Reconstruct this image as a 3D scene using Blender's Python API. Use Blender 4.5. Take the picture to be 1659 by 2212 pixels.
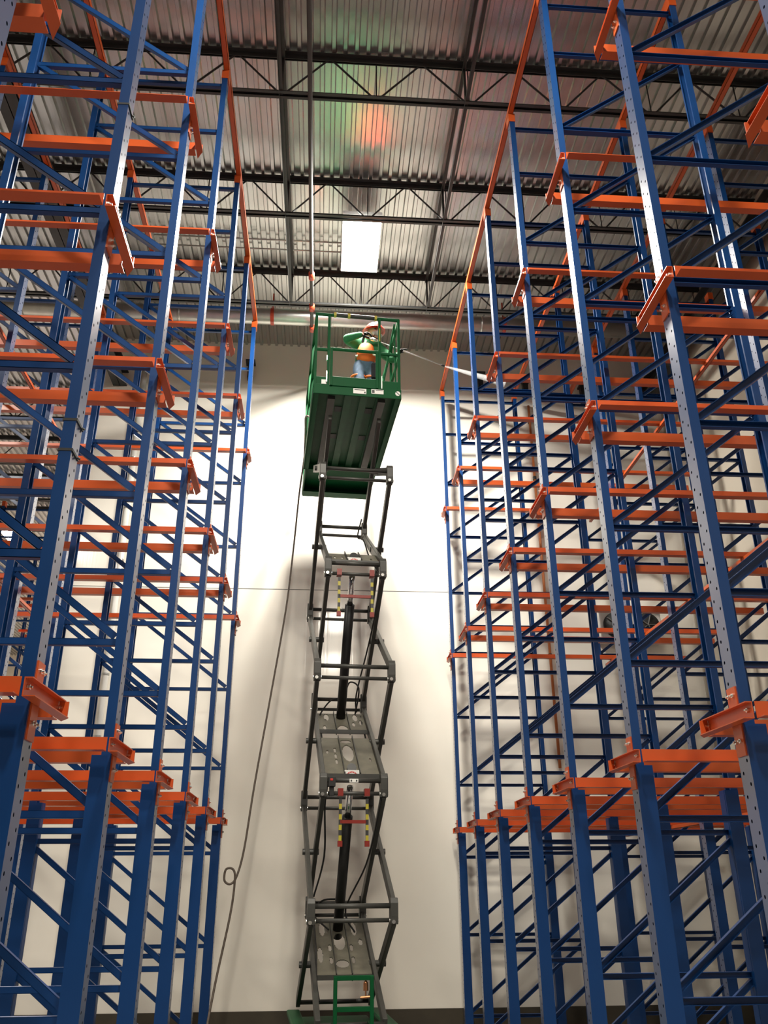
import bpy, bmesh, math, random
from mathutils import Vector, Matrix
random.seed(4)
for o in list(bpy.data.objects): bpy.data.objects.remove(o)
SC = bpy.context.scene
COL = SC.collection
K = 0.90                      # rack units -> metres
PI = math.pi

# ------------------------------------------------------------------ camera
cam_d = bpy.data.cameras.new('camera'); cam = bpy.data.objects.new('camera', cam_d); COL.objects.link(cam)
cam_d.sensor_fit = 'VERTICAL'; cam_d.sensor_height = 36.0; cam_d.lens = 36.0*1815.0/2212.0
cam_d.clip_start = 0.05; cam_d.clip_end = 300
pit, yaw, rol = math.radians(24.02), math.radians(4.2), math.radians(-0.355)
fwd = Vector((math.sin(yaw)*math.cos(pit), math.cos(yaw)*math.cos(pit), math.sin(pit)))
r0 = Vector((math.cos(yaw), -math.sin(yaw), 0)); u0 = r0.cross(fwd)
rt = math.cos(rol)*r0 + math.sin(rol)*u0; up = -math.sin(rol)*r0 + math.cos(rol)*u0
M = Matrix.Identity(4)
for i in range(3):
    M[i][0] = rt[i]; M[i][1] = up[i]; M[i][2] = -fwd[i]
M.translation = Vector((0, 0, 1.80))
cam.matrix_world = M
SC.camera = cam

# ------------------------------------------------------------------ world, exposure, lamps' strength
W = bpy.data.worlds.new('world'); SC.world = W; W.use_nodes = True
W.node_tree.nodes['Background'].inputs[0].default_value = (0.62, 0.66, 0.75, 1)
W.node_tree.nodes['Background'].inputs[1].default_value = 0.02
SC.view_settings.view_transform = 'Standard'; SC.view_settings.look = 'None'
SC.view_settings.gamma = 1.0; SC.view_settings.use_curve_mapping = False
SC.view_settings.exposure = 0.0
MAIN_LAMP = 585.0             # lens of the lamp over the lift
ROW_LAMP = 365.0              # the other lamps of the row, behind the camera
FAR_LAMP = 1200.0              # lamps in the hall beyond the wall
LAMPS_Y = (11.60, 3.8, -3.3, -10.3)

# ------------------------------------------------------------------ materials
def mat(name, col, rough=0.5, metal=0.0, coat=0.0, emit=None, noise=0.0, nscale=8.0, alpha=None, spec=0.5, coat_r=0.1, bump=0.0, bscale=40.0):
    m = bpy.data.materials.new(name); m.use_nodes = True
    nt = m.node_tree; b = nt.nodes['Principled BSDF']
    b.inputs['Base Color'].default_value = (*col, 1); b.inputs['Roughness'].default_value = rough
    b.inputs['Metallic'].default_value = metal
    b.inputs['Coat Weight'].default_value = coat; b.inputs['Coat Roughness'].default_value = coat_r
    b.inputs['Specular IOR Level'].default_value = spec
    if emit:
        b.inputs['Emission Color'].default_value = (*emit[0], 1); b.inputs['Emission Strength'].default_value = emit[1]
    if alpha is not None: b.inputs['Alpha'].default_value = alpha
    tc = nt.nodes.new('ShaderNodeTexCoord')
    if noise:
        n = nt.nodes.new('ShaderNodeTexNoise'); n.inputs['Scale'].default_value = nscale; n.inputs['Detail'].default_value = 6
        nt.links.new(tc.outputs['Object'], n.inputs['Vector'])
        r = nt.nodes.new('ShaderNodeValToRGB')
        r.color_ramp.elements[0].position = 0.3; r.color_ramp.elements[1].position = 0.7
        r.color_ramp.elements[0].color = (*[c*(1-noise) for c in col], 1); r.color_ramp.elements[1].color = (*[min(1, c*(1+noise*0.6)) for c in col], 1)
        nt.links.new(n.outputs['Fac'], r.inputs['Fac']); nt.links.new(r.outputs['Color'], b.inputs['Base Color'])
    if bump:
        n2 = nt.nodes.new('ShaderNodeTexNoise'); n2.inputs['Scale'].default_value = bscale
        nt.links.new(tc.outputs['Object'], n2.inputs['Vector'])
        bp = nt.nodes.new('ShaderNodeBump'); bp.inputs['Strength'].default_value = bump; bp.inputs['Distance'].default_value = 0.01
        nt.links.new(n2.outputs['Fac'], bp.inputs['Height']); nt.links.new(bp.outputs['Normal'], b.inputs['Normal'])
    return m

BLUE_C = (0.0020, 0.034, 0.135)
blue = mat('blue_enamel', BLUE_C, 0.36, coat=0.1, coat_r=0.25, spec=0.35, noise=0.08, nscale=3)

def perforated():
    """blue enamel web with two staggered rows of punched holes (object y, z)"""
    m = mat('blue_enamel_perforated', BLUE_C, 0.34, coat=1.0, coat_r=0.2)
    nt = m.node_tree; b = nt.nodes['Principled BSDF']; L = nt.links
    tc = nt.nodes.new('ShaderNodeTexCoord'); sp = nt.nodes.new('ShaderNodeSeparateXYZ'); L.new(tc.outputs['Object'], sp.inputs[0])
    def mt(op, a, c=None, clamp=False):
        n = nt.nodes.new('ShaderNodeMath'); n.operation = op; n.use_clamp = clamp
        for i, v in enumerate((a, c)):
            if v is None: continue
            if isinstance(v, (int, float)): n.inputs[i].default_value = v
            else: L.new(v, n.inputs[i])
        return n.outputs[0]
    P = 0.125*K
    side = mt('GREATER_THAN', sp.outputs['Y'], 0.0)
    z = mt('ADD', sp.outputs['Z'], mt('MULTIPLY', side, P*0.5))
    zz = mt('SUBTRACT', mt('PINGPONG', z, P*0.5), 0.0)
    yy = mt('SUBTRACT', mt('ABSOLUTE', sp.outputs['Y']), 0.032*K)
    yy = mt('MULTIPLY', yy, 1.2)
    d2 = mt('ADD', mt('MULTIPLY', zz, zz), mt('MULTIPLY', yy, yy))
    hole = mt('LESS_THAN', d2, (0.0102*K)**2)
    mix = nt.nodes.new('ShaderNodeMix'); mix.data_type = 'RGBA'
    mix.inputs['A'].default_value = (*BLUE_C, 1); mix.inputs['B'].default_value = (0.002, 0.003, 0.006, 1)
    b.inputs['Coat IOR'].default_value = 2.5; b.inputs['Coat Roughness'].default_value = 0.28
    L.new(hole, mix.inputs['Factor']); L.new(mix.outputs['Result'], b.inputs['Base Color'])
    cw = mt('MULTIPLY', mt('SUBTRACT', 1.0, hole), 1.0); L.new(cw, b.inputs['Coat Weight'])
    sw = mt('MULTIPLY', mt('SUBTRACT', 1.0, hole), 0.5); L.new(sw, b.inputs['Specular IOR Level'])
    return m
perf = perforated()
orange = mat('orange_enamel', (0.47, 0.073, 0.012), 0.36, coat=0.2, coat_r=0.25, noise=0.07, nscale=3)
bolt_m = mat('zinc_bolt', (0.75, 0.74, 0.70), 0.25, metal=1.0)
green = mat('green_enamel', (0.0035, 0.075, 0.023), 0.5, spec=0.1, noise=0.08, nscale=6)
deck_green = mat('green_deck_paint', (0.004, 0.075, 0.024), 0.55, noise=0.15, nscale=10)
arm_m = mat('grey_arm_paint', (0.045, 0.045, 0.040), 0.45, noise=0.2, nscale=9)
plate_m = mat('grey_plate_paint', (0.15, 0.14, 0.105), 0.55, noise=0.2, nscale=9)
black_m = mat('black_barrel', (0.006, 0.006, 0.006), 0.45)
rubber = mat('black_rubber', (0.012, 0.012, 0.012), 0.6)
chrome = mat('chrome_rod', (0.75, 0.75, 0.75), 0.16, metal=1.0)
galv = mat('galvanised_pipe', (0.50, 0.50, 0.48), 0.35, metal=0.7, noise=0.15, nscale=5)
red_p = mat('red_coupling', (0.45, 0.05, 0.02), 0.4)
joist_m = mat('dark_joist_paint', (0.028, 0.029, 0.029), 0.45, noise=0.2)
white_pipe = mat('white_pipe', (0.75, 0.73, 0.68), 0.25, coat=0.3)
orange_pipe = mat('orange_pipe', (0.60, 0.19, 0.06), 0.4)
yellow = mat('yellow_tape', (0.42, 0.36, 0.03), 0.4)
white_lbl = mat('white_label', (0.8, 0.8, 0.76), 0.45)
red_ink = mat('red_ink', (0.6, 0.03, 0.02), 0.45)
dark_ink = mat('dark_ink', (0.03, 0.03, 0.03), 0.5)
red_bar = mat('red_bar_paint', (0.22, 0.015, 0.008), 0.4)
hose_m = mat('hose_rubber', (0.11, 0.085, 0.065), 0.6, noise=0.3, nscale=30)
concrete = mat('concrete_floor', (0.29, 0.275, 0.25), 0.45, noise=0.15, nscale=1.3)
curb_m = mat('dark_curb', (0.045, 0.036, 0.022), 0.7, noise=0.25, nscale=3)

# white insulated wall panels: gloss with a fine vertical grain that stretches reflections
def wall_mat():
    m = mat('white_wall_panel', (0.74, 0.70, 0.62), 0.33, coat=0.5, coat_r=0.10)
    nt = m.node_tree; b = nt.nodes['Principled BSDF']; L = nt.links
    tc = nt.nodes.new('ShaderNodeTexCoord'); mp = nt.nodes.new('ShaderNodeMapping')
    mp.inputs['Scale'].default_value = (26, 26, 0.12)
    L.new(tc.outputs['Object'], mp.inputs['Vector'])
    n = nt.nodes.new('ShaderNodeTexNoise'); n.inputs['Scale'].default_value = 1.0; n.inputs['Detail'].default_value = 2
    L.new(mp.outputs['Vector'], n.inputs['Vector'])
    bp = nt.nodes.new('ShaderNodeBump'); bp.inputs['Strength'].default_value = 0.05; bp.inputs['Distance'].default_value = 0.01
    L.new(n.outputs['Fac'], bp.inputs['Height']); L.new(bp.outputs['Normal'], b.inputs['Normal']); L.new(bp.outputs['Normal'], b.inputs['Coat Normal'])
    n2 = nt.nodes.new('ShaderNodeTexNoise'); n2.inputs['Scale'].default_value = 0.7; n2.inputs['Detail'].default_value = 5
    L.new(tc.outputs['Object'], n2.inputs['Vector'])
    r = nt.nodes.new('ShaderNodeValToRGB'); r.color_ramp.elements[0].color = (0.82, 0.77, 0.68, 1); r.color_ramp.elements[1].color = (0.88, 0.84, 0.75, 1)
    r.color_ramp.elements[0].position = .3; r.color_ramp.elements[1].position = .7
    L.new(n2.outputs['Fac'], r.inputs['Fac']); L.new(r.outputs['Color'], b.inputs['Base Color'])
    return m
wallm = wall_mat()
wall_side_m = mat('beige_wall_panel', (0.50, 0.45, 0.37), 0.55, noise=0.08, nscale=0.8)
deckm = mat('galvanised_deck', (0.50, 0.50, 0.49), 0.27, metal=0.85, noise=0.12, nscale=0.9)

# ------------------------------------------------------------------ mesh helpers
class MB:
    def __init__(s): s.v = []; s.f = []; s.m = []
    def add(s, vs, fs, mi=0):
        o = len(s.v); s.v += [tuple(v) for v in vs]
        s.f += [tuple(i+o for i in f) for f in fs]
        s.m += (mi if isinstance(mi, list) else [mi]*len(fs))
        return s
    def box(s, x0, x1, y0, y1, z0, z1, mi=0):
        v = [(x, y, z) for z in (z0, z1) for y in (y0, y1) for x in (x0, x1)]
        return s.add(v, [(0, 2, 3, 1), (4, 5, 7, 6), (0, 1, 5, 4), (2, 6, 7, 3), (0, 4, 6, 2), (1, 3, 7, 5)], mi)
    def bar(s, a, b, w, h, upv=(0, 0, 1), mi=0):
        """rectangular bar from a to b: w across, h along upv"""
        a = Vector(a); b = Vector(b); d = (b-a).normalized(); uu = Vector(upv)
        if abs(d.dot(uu)) > .98: uu = Vector((0, 1, 0))
        sx = d.cross(uu).normalized()*w/2; sz = sx.cross(d).normalized()*h/2
        v = [a-sx-sz, a+sx-sz, a+sx+sz, a-sx+sz, b-sx-sz, b+sx-sz, b+sx+sz, b-sx+sz]
        return s.add(v, [(0, 3, 2, 1), (4, 5, 6, 7), (0, 1, 5, 4), (1, 2, 6, 5), (2, 3, 7, 6), (3, 0, 4, 7)], mi)
    def tube(s, pts, r, n=10, mi=0, cap=True):
        pts = [Vector(p) for p in pts]; rs = r if isinstance(r, (list, tuple)) else [r]*len(pts)
        rings = []; prev = None
        for i, p in enumerate(pts):
            d = (pts[min(i+1, len(pts)-1)]-pts[max(i-1, 0)]).normalized()
            a = prev if prev is not None else (Vector((0, 0, 1)) if abs(d.z) < .9 else Vector((1, 0, 0)))
            x = (a - d*a.dot(d)).normalized(); y = d.cross(x); prev = x
            rings.append([p+(x*math.cos(2*PI*k/n)+y*math.sin(2*PI*k/n))*rs[i] for k in range(n)])
        v = [q for rg in rings for q in rg]; f = []
        for i in range(len(pts)-1):
            for k in range(n): f.append((i*n+k, i*n+(k+1) % n, (i+1)*n+(k+1) % n, (i+1)*n+k))
        if cap: f += [tuple(range(n-1, -1, -1)), tuple((len(pts)-1)*n+k for k in range(n))]
        return s.add(v, f, mi)
    def prism(s, prof, z0, z1, mi=0, mis=None, plane='xy'):
        """closed profile extruded; plane xy -> along z, xz -> along y, yz -> along x"""
        n = len(prof)
        def P(a, b, c): return {'xy': (a, b, c), 'xz': (a, c, b), 'yz': (c, a, b)}[plane]
        v = [P(a, b, z0) for a, b in prof]+[P(a, b, z1) for a, b in prof]
        f = [(i, (i+1) % n, n+(i+1) % n, n+i) for i in range(n)]
        m_ = list(mis) if mis else [mi]*n
        return s.add(v, f+[tuple(range(n-1, -1, -1)), tuple(range(n, 2*n))], m_+[mi, mi])
    def ball(s, c, r, sc=(1, 1, 1), n=12, mi=0, zmin=-1.0):
        v = []; f = []; rows = n//2
        for i in range(rows+1):
            t = PI*i/rows
            for k in range(n):
                a = 2*PI*k/n; zz = max(math.cos(t), zmin)
                v.append((c[0]+r*sc[0]*math.sin(t)*math.cos(a), c[1]+r*sc[1]*math.sin(t)*math.sin(a), c[2]+r*sc[2]*zz))
        for i in range(rows):
            for k in range(n): f.append((i*n+k, (i+1)*n+k, (i+1)*n+(k+1) % n, i*n+(k+1) % n))
        return s.add(v, f, mi)
    def mesh(s, name, mats, smooth=False):
        me = bpy.data.meshes.new(name); me.from_pydata(s.v, [], s.f)
        for mm in (mats if isinstance(mats, (list, tuple)) else [mats]): me.materials.append(mm)
        for p, i in zip(me.polygons, s.m): p.material_index = i; p.use_smooth = smooth
        bm = bmesh.new(); bm.from_mesh(me); bmesh.ops.recalc_face_normals(bm, faces=bm.faces); bm.to_mesh(me); bm.free()
        return me
    def build(s, name, mats, parent=None, smooth=False, bevel=0.0):
        o = place(name, s.mesh(name, mats, smooth), parent)
        if bevel:
            b = o.modifiers.new('bevel', 'BEVEL'); b.width = bevel; b.segments = 2; b.limit_method = 'ANGLE'
        return o
def place(name, me, parent=None, loc=(0, 0, 0), rz=0.0):
    o = bpy.data.objects.new(name, me); COL.objects.link(o); o.location = loc; o.rotation_euler = (0, 0, rz)
    if parent: o.parent = parent
    return o
def tag(o, label, cat, group=None):
    o['label'] = label; o['category'] = cat
    if group: o['group'] = group
    return o
def thing(name, label, cat, loc=(0, 0, 0), rz=0.0, group=None):
    return tag(place(name, None, None, loc, rz), label, cat, group)
def struct(o): o['kind'] = 'structure'; return o
def dup(root, loc, rz, label, group=None):
    r = root.copy(); COL.objects.link(r); r.location = loc; r.rotation_euler = (0, 0, rz); r['label'] = label
    if group: r['group'] = group
    for ch in root.children:
        c = ch.copy(); COL.objects.link(c); c.parent = r
        for g in ch.children:
            d = g.copy(); COL.objects.link(d); d.parent = c
    return r
ORD = ['', 'nearest the wall', 'second from the wall', 'third from the wall', 'fourth from the wall', 'fifth from the wall', 'sixth from the wall', 'seventh from the wall', 'eighth from the wall', 'ninth from the wall']

# ------------------------------------------------------------------ setting
WY = 15.7*K; XW0, XW1 = -4.86*K, 7.34*K; ZC = 13.0*K; FARY = 44*K; XL0 = -19*K; YB = -20*K; FZ = -.12
struct(MB().box(XL0, XW1+.2, YB, FARY, -.3, FZ).build('floor', concrete))
# corrugated deck, ribs along y
def deck():
    b = MB(); p = 0.165*K; d = 0.045; x = XL0; prof = []
    while x < XW1+.05:
        prof += [(x, ZC+d), (x+.50*p, ZC+d), (x+.60*p, ZC), (x+.90*p, ZC)]
        x += p
    n = len(prof)
    v = [(a, YB, c) for a, c in prof]+[(a, FARY, c) for a, c in prof]
    b.add(v, [(i, i+1, n+i+1, n+i) for i in range(n-1)])
    return b
dk = deck().build('ceiling', deckm); struct(dk)
struct(MB().box(XL0-.1, XW1+.3, YB-.1, FARY+.1, ZC+.08, ZC+.18).build('ceiling', joist_m))
bw = MB().box(XW0, XW1+.15, WY, WY+.15, .18*K, 7.31*K-.006).box(XW0, XW1+.15, WY, WY+.15, 7.31*K+.006, ZC+.05)
bw.box(XW0+.01, XW1+.15, WY+.008, WY+.14, 7.31*K-.006, 7.31*K+.006, 1)
struct(bw.build('wall_back', [wallm, dark_ink]))
struct(MB().box(XW0, XW1+.15, WY-.03, WY+.15, FZ, .18*K).build('baseboard_back', curb_m))
struct(MB().box(XW1, XW1+.15, YB, WY, FZ, ZC+.05).build('wall_right', wall_side_m))
struct(MB().box(XL0, XW0, FARY-.1, FARY, FZ, ZC+.05).box(XW0, XW0+.15, WY+.15, FARY, FZ, ZC+.05).build('wall_far', wall_side_m))
struct(MB().box(XL0-.1, XL0, YB, FARY, FZ, ZC+.05).build('wall_left', wall_side_m))

# joists across the aisle
def joist(y, x0, x1, lbl):
    t = thing('roof_joist', lbl, 'joist', (0, y, 0), 0, 'roof joists under the metal deck')
    zt, zb = 12.97*K, 12.20*K
    b = MB()
    for s in (-1, 1):
        b.box(x0, x1, s*.012-(.05 if s < 0 else 0), s*.012+(.05 if s > 0 else 0), zt-.012, zt)
        b.box(x0, x1, s*.012-(.006 if s < 0 else 0), s*.012+(.006 if s > 0 else 0), zt-.09, zt)
    b.build('top_chord', joist_m, t)
    b = MB()
    for s in (-1, 1):
        b.box(x0, x1, s*.012-(.045 if s < 0 else 0), s*.012+(.045 if s > 0 else 0), zb-.045, zb-.035)
        b.box(x0, x1, s*.012-(.006 if s < 0 else 0), s*.012+(.006 if s > 0 else 0), zb-.045, zb+.02)
    b.build('bottom_chord', joist_m, t)
    b = MB(); P = 1.33*K; x = x0+.3; xo = 0.55*K
    k0 = math.ceil((x0-xo)/P); k1 = math.floor((x1-xo)/P)
    for k in range(k0, k1+1):
        xb = xo+k*P
        for s in (-1, 1):
            xt = xb+s*P/2
            if x0 < xt < x1: b.tube([(xb+s*.03, 0, zb-.02), (xt, 0, zt-.03)], .014, 6)
        b.tube([(xb, 0, zb-.02), (xb, 0, zt-.03)], .009, 6)
    b.build('web_rods', joist_m, t)
    return t
JY = [15.46, 13.13, 10.79, 8.46, 6.12, 3.79, 1.45]
jl = ['roof joist hard against the top of the white wall', 'black roof joist beyond the glowing lamp, just before the silver duct', 'black roof joist directly above the glowing lamp', 'black roof joist highest in the picture, nearer than the lamp', 'black roof joist overhead just out of the top of view', 'black roof joist overhead nearer the viewer', 'black roof joist right above the viewer']
for y, l in zip(JY[1:5], jl[1:5]): joist(y*K, -18.5*K, XW1, l)
for i, y in enumerate([17.8, 20.2, 22.5, 24.8]):
    joist(y*K, -18.5*K, XW0-.1, 'black roof joist in the hall left of the white wall, %s beyond it' % ['first', 'second', 'third', 'fourth'][i])
# girders along y
for gx, l in ((-4.50, 'dark roof girder above the left rack running towards the wall'), (7.0, 'dark roof girder above the right rack along the side wall')):
    x = gx*K; b = MB(); z1 = 12.18*K; z0 = z1-.32
    for s in (0, 1):
        zz = z0 if s == 0 else z1-.018
        b.box(x-.13, x+.13, YB, WY if gx > 0 else FARY-.2, zz, zz+.018)
    b.box(x-.006, x+.006, YB, WY if gx > 0 else FARY-.2, z0, z1)
    tag(b.build('roof_girder', joist_m), l, 'girder')
# bridging lines
for x0, l in ((-.79, 'dark bridging angle along the roof left of the lamp'), (1.83, 'dark bridging angle along the roof right of the lamp')):
    b = MB()
    for z in (12.17, 12.88):
        b.box(x0*K-.025, x0*K+.025, 3*K, 13.2*K, z*K-.005, z*K+.003); b.box(x0*K-.025, x0*K-.02, 3*K, 13.2*K, z*K-.045, z*K)
    for y in JY[1:6]:
        b.bar((x0*K, y*K, 12.17*K), (x0*K, y*K, 12.88*K), .03, .03)
    tag(b.build('joist_bridging', joist_m), l, 'bridging')
# silver duct across, sprinkler branch pipe along, couplings
t = thing('air_duct', 'large silver round duct crossing under the roof before the wall', 'duct', (0, 13.75*K, 12.33*K))
b = MB().tube([(-12*K, 0, 0), (XW1-.05, 0, 0)], .145, 28); b.build('pipe_run', galv, t, True)
b = MB()
for x in (-12, -9, -6, -3, 0, 3, 6): b.tube([(x*K-.02, 0, 0), (x*K+.02, 0, 0)], .152, 28)
b.build('seam_band', galv, t, True)
for x in (-1.18, 3.45):
    b = MB(); b.tube([(x*K-.03, 0, 0), (x*K+.03, 0, 0)], .157, 20); b.box(x*K-.012, x*K+.012, -.012, .012, .15, .5)
    b.build('hanger_strap', red_p, t)
t = thing('sprinkler_pipe', 'thin silver sprinkler pipe with red couplings running under the roof', 'pipe', (-.375*K, 0, 11.97*K))
MB().tube([(0, 1*K, 0), (0, 8*K, 0), (-.02, 15.6*K, 0)], .030, 12).build('pipe_run', mat('grey_sprinkler_pipe', (.07, .07, .068), .6, spec=.2), t, True)
for y in (12.05, 12.95, 13.6):
    MB().tube([(-.01, y*K-.07, 0), (-.01, y*K+.07, 0)], .047, 12).build('coupling', red_p, t, True)
for i, y in enumerate(JY[1:5]):
    MB().box(-.006, .006, y*K-.015, y*K+.015, .02, .19).build('hanger', joist_m, t)
t = thing('conduit_pipe', 'thin grey conduit pair crossing behind the glowing lamp', 'pipe')
b = MB()
for y in (12.25, 12.5): b.tube([(-3.3*K, y*K, 12.93*K), (.8*K, y*K, 12.93*K)], .012, 8)
b.build('conduit', galv, t, True)
# pipes on the wall
t = thing('wall_pipe', 'white vertical pipe down the wall behind the left rack', 'pipe', (-3.98*K, WY-.13, 0))
MB().tube([(0, 0, .3), (0, 0, 12.4*K)], .055, 14).build('pipe_run', white_pipe, t, True)
b = MB()
for z in range(1, 11): b.tube([(0, 0, z*1.0), (0, 0, z*1.0+.03)], .064, 14); b.box(-.02, .02, 0, .13, z*1.0, z*1.0+.03)
b.build('pipe_clamp', galv, t)
t = thing('riser_pipe', 'thin orange riser pipe on the wall behind the right rack', 'pipe', (4.33*K, WY-.09, 0))
MB().tube([(0, 0, 3.95*K), (0, 0, 11.6*K)], .025, 10).build('pipe_run', orange_pipe, t, True)
b = MB()
for z in (4.1, 6.0, 7.9, 9.8, 11.2): b.tube([(0, 0, z*K), (0, 0, z*K+.06)], .036, 10); b.box(-.012, .012, 0, .09, z*K, z*K+.03)
b.build('pipe_clamp', dark_ink, t)
# black beam seats on the wall
for i, (x, z) in enumerate(((-1.75, 12.72), (3.3, 12.62), (4.3, 12.5), (5.6, 12.4))):
    b = MB().box(-.05, .05, -.12, 0, -.34, .0).box(-.09, .09, -.2, 0, 0, .03)
    o = b.build('wall_bracket', joist_m); o.location = (x*K, WY, z*K-.25)
    tag(o, ['black steel beam seat on the wall left of the aisle', 'black beam seat on the wall by the right rack edge', 'black beam seat on the wall above the orange riser pipe', 'black beam seat on the wall at far right'][i], 'bracket', 'beam seats along the wall top')

# ------------------------------------------------------------------ lamps
tube_main = mat('lamp_tube_glow', (1, 1, 1), 0.3, emit=((1.0, 0.955, 0.87), MAIN_LAMP))
tube_row = mat('lamp_tube_glow_row', (1, 1, 1), 0.3, emit=((1.0, 0.93, 0.80), ROW_LAMP))
tube_far = mat('lamp_tube_glow_far', (1, 1, 1), 0.3, emit=((1.0, 0.93, 0.90), FAR_LAMP))
refl = mat('lamp_reflector', (0.9, 0.9, 0.88), 0.3)
def lamp(x, y, z, m, label, ln=1.42*K, w=.66*K, cord=True):
    t = thing('high_bay_lamp', label, 'lamp', (x, y, z), 0, 'high bay lamps hung in a row under the roof')
    b = MB().box(-w/2, w/2, -ln/2, ln/2, .055, .065)
    for s in (-1, 1):
        b.box(s*w/2-.004, s*w/2+.004, -ln/2, ln/2, .0, .065)
    b.box(-w/2, w/2, -ln/2-.01, -ln/2, .0, .065).box(-w/2, w/2, ln/2, ln/2+.01, .0, .065)
    b.build('reflector', refl, t)
    MB().box(-.09, .09, -.25, .25, .065, .125).build('ballast_box', refl, t, bevel=.008)
    b = MB().add([(-w/2+.005, -ln/2+.005, .006), (w/2-.005, -ln/2+.005, .006), (w/2-.005, ln/2-.005, .006), (-w/2+.005, ln/2-.005, .006)], [(0, 3, 2, 1)])
    me = bpy.data.meshes.new('glowing_lens'); me.from_pydata(b.v, [], b.f); me.materials.append(m)
    place('glowing_lens', me, t)
    b = MB()
    for s in (-1, 1): b.tube([(0, s*ln*.35, .12), (0, s*ln*.35, ZC-z)], .004, 5)
    b.build('suspension_wires', joist_m, t)
    return t
LX = .47*K; LZ = 12.33*K
lamp(LX, LAMPS_Y[0]*K, LZ, tube_main, 'glowing high bay lamp hanging directly above the green lift platform')
for y, l in zip(LAMPS_Y[1:], ['high bay lamp of the aisle row overhead in front of the viewer', 'high bay lamp of the aisle row just behind the viewer', 'high bay lamp of the aisle row farthest behind the viewer']):
    lamp(LX, y*K, LZ, tube_row, l)
lamp(-10*K, 26*K, LZ, tube_far, 'high bay lamp in the hall beyond the end of the wall, nearer one')
lamp(-10*K, 35*K, LZ, tube_far, 'high bay lamp in the hall beyond the end of the wall, farther one')
lamp(-8.5*K, 5*K, LZ, tube_row, 'high bay lamp over the next aisle left of the left rack')

# ------------------------------------------------------------------ racks
ZH = [.12, 1.27, 2.445, 3.61, 4.78, 5.96, 7.135, 8.30, 9.44, 10.61]
FW = 1.615*K; ZL1 = 2.82*K; ZT = 11.52*K
def c_prof(w, d, t=.004, lip=.018):
    # web at x=0 facing -x, flanges along +x, lips inward, symmetric in y
    h = d/2
    return [(0, -h), (w, -h), (w, -h+lip), (w-t, -h+lip), (w-t, -h+t), (t, -h+t), (t, h-t), (w-t, h-t), (w-t, h-lip), (w, h-lip), (w, h), (0, h)]
def post_mesh(w, d, z0, z1):
    p = c_prof(w, d); mis = [0]*len(p); mis[-1] = 1
    return MB().prism(p, z0, z1, 0, mis).mesh('post', [blue, perf])
def lower_mesh(w, d, z0, z1):
    p = [(0, -d/2), (w, -d/2), (w, d/2), (0, d/2)]
    b = MB().prism(p, z0, z1, 0, [0, 0, 0, 1])
    b.box(w-.004, w+.002, -d/2+.02, d/2-.02, z0, z1)
    return b.mesh('lower_post', [blue, perf])
up_me = post_mesh(.068*K, .125*K, ZL1, ZT); lo_me = lower_mesh(.130*K, .130*K, FZ+.02, ZL1)
def chan(b, a, c, w, h):
    b.bar(a, c, w, h)
h_me = MB().prism(c_prof(.05*K, .042*K, .004, .01), 0, FW-.13*K, 0).mesh('horizontal_brace', blue)
foot_me = MB().box(-.02, .17, -.09, .09, FZ, FZ+.02).tube([(.13, -.06, FZ+.02), (.13, -.06, FZ+.05)], .012, 6).tube([(.13, .06, FZ+.02), (.13, .06, FZ+.05)], .012, 6).mesh('foot_plate', blue)
def brace_mesh(name, a, c, w, h):
    b = MB(); b.bar(a, c, w, .005); a = Vector(a); c = Vector(c)
    d = (c-a).normalized(); upn = Vector((0, 0, 1)) if abs(d.z) < .9 else Vector((1, 0, 0))
    b = MB()
    sx = d.cross(Vector((0, 1, 0))).normalized()
    # channel: web on the far (+y) side, open towards -y
    y0 = w/2
    for off, ww, hh in ((Vector((0, y0-.002, 0)), .004, h), (sx*(h/2-.002), w, .004), (-sx*(h/2-.002), w, .004)):
        b.bar(a+off, c+off, ww, hh, sx)
    return b.mesh(name, blue)
hb_me = brace_mesh('horizontal_brace', (.07*K, 0, 0), (FW-.07*K, 0, 0), .042*K, .05*K)
db_me = brace_mesh('diagonal_brace', (.085*K, 0, .035), (FW-.085*K, 0, 1.17*K-.035), .040*K, .052*K)
joint_me = MB().box(.06*K, .15*K, -.022*K, .022*K, -.035, .045).mesh('brace_gusset', blue)
bolt_me = MB().tube([(-.012, 0, 0), (.0, 0, 0)], .012, 6).tube([(-.022, 0, 0), (-.012, 0, 0)], .006, 6).mesh('bolt', bolt_m)
cap_me = MB().box(-.012, .075*K, -.07*K, .07*K, ZT-.02, ZT+.12*K).mesh('cap_bracket', orange)

def make_frame(loc, rz, label, group):
    t = thing('rack_frame', label, 'rack frame', loc, rz, group)
    for k in (0, 1):
        pl = place('lower_post', lo_me, t, (FW*k, 0, 0), PI*k)
        pu = place('upper_post', up_me, t, (FW*k, 0, 0), PI*k)
        place('foot_plate', foot_me, pl)
    for z in ZH: place('horizontal_brace', hb_me, t, (0, 0, z*K))
    place('horizontal_brace', hb_me, t, (0, 0, 11.42*K))
    for i in range(len(ZH)):
        if i == len(ZH)-1: continue
        place('diagonal_brace', db_me, t, (0, 0, ZH[i]*K))
    for k in (0, 1): place('cap_bracket', cap_me, t, (FW*k, 0, 0), PI*k)
    return t
XR, XLf = 2.345*K, -1.415*K
RY = [4.68+1.758*i for i in range(-1, 7)]       # eight rows right, nearest first
LY = [4.26+1.758*i for i in range(-1, 6)]       # seven rows left
BANK2 = 2.775*K
frames = []
proto = None
def frame(loc, rz, label, group):
    global proto
    if proto is None: proto = make_frame(loc, rz, label, group); return proto
    return dup(proto, loc, rz, label, group)
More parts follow.
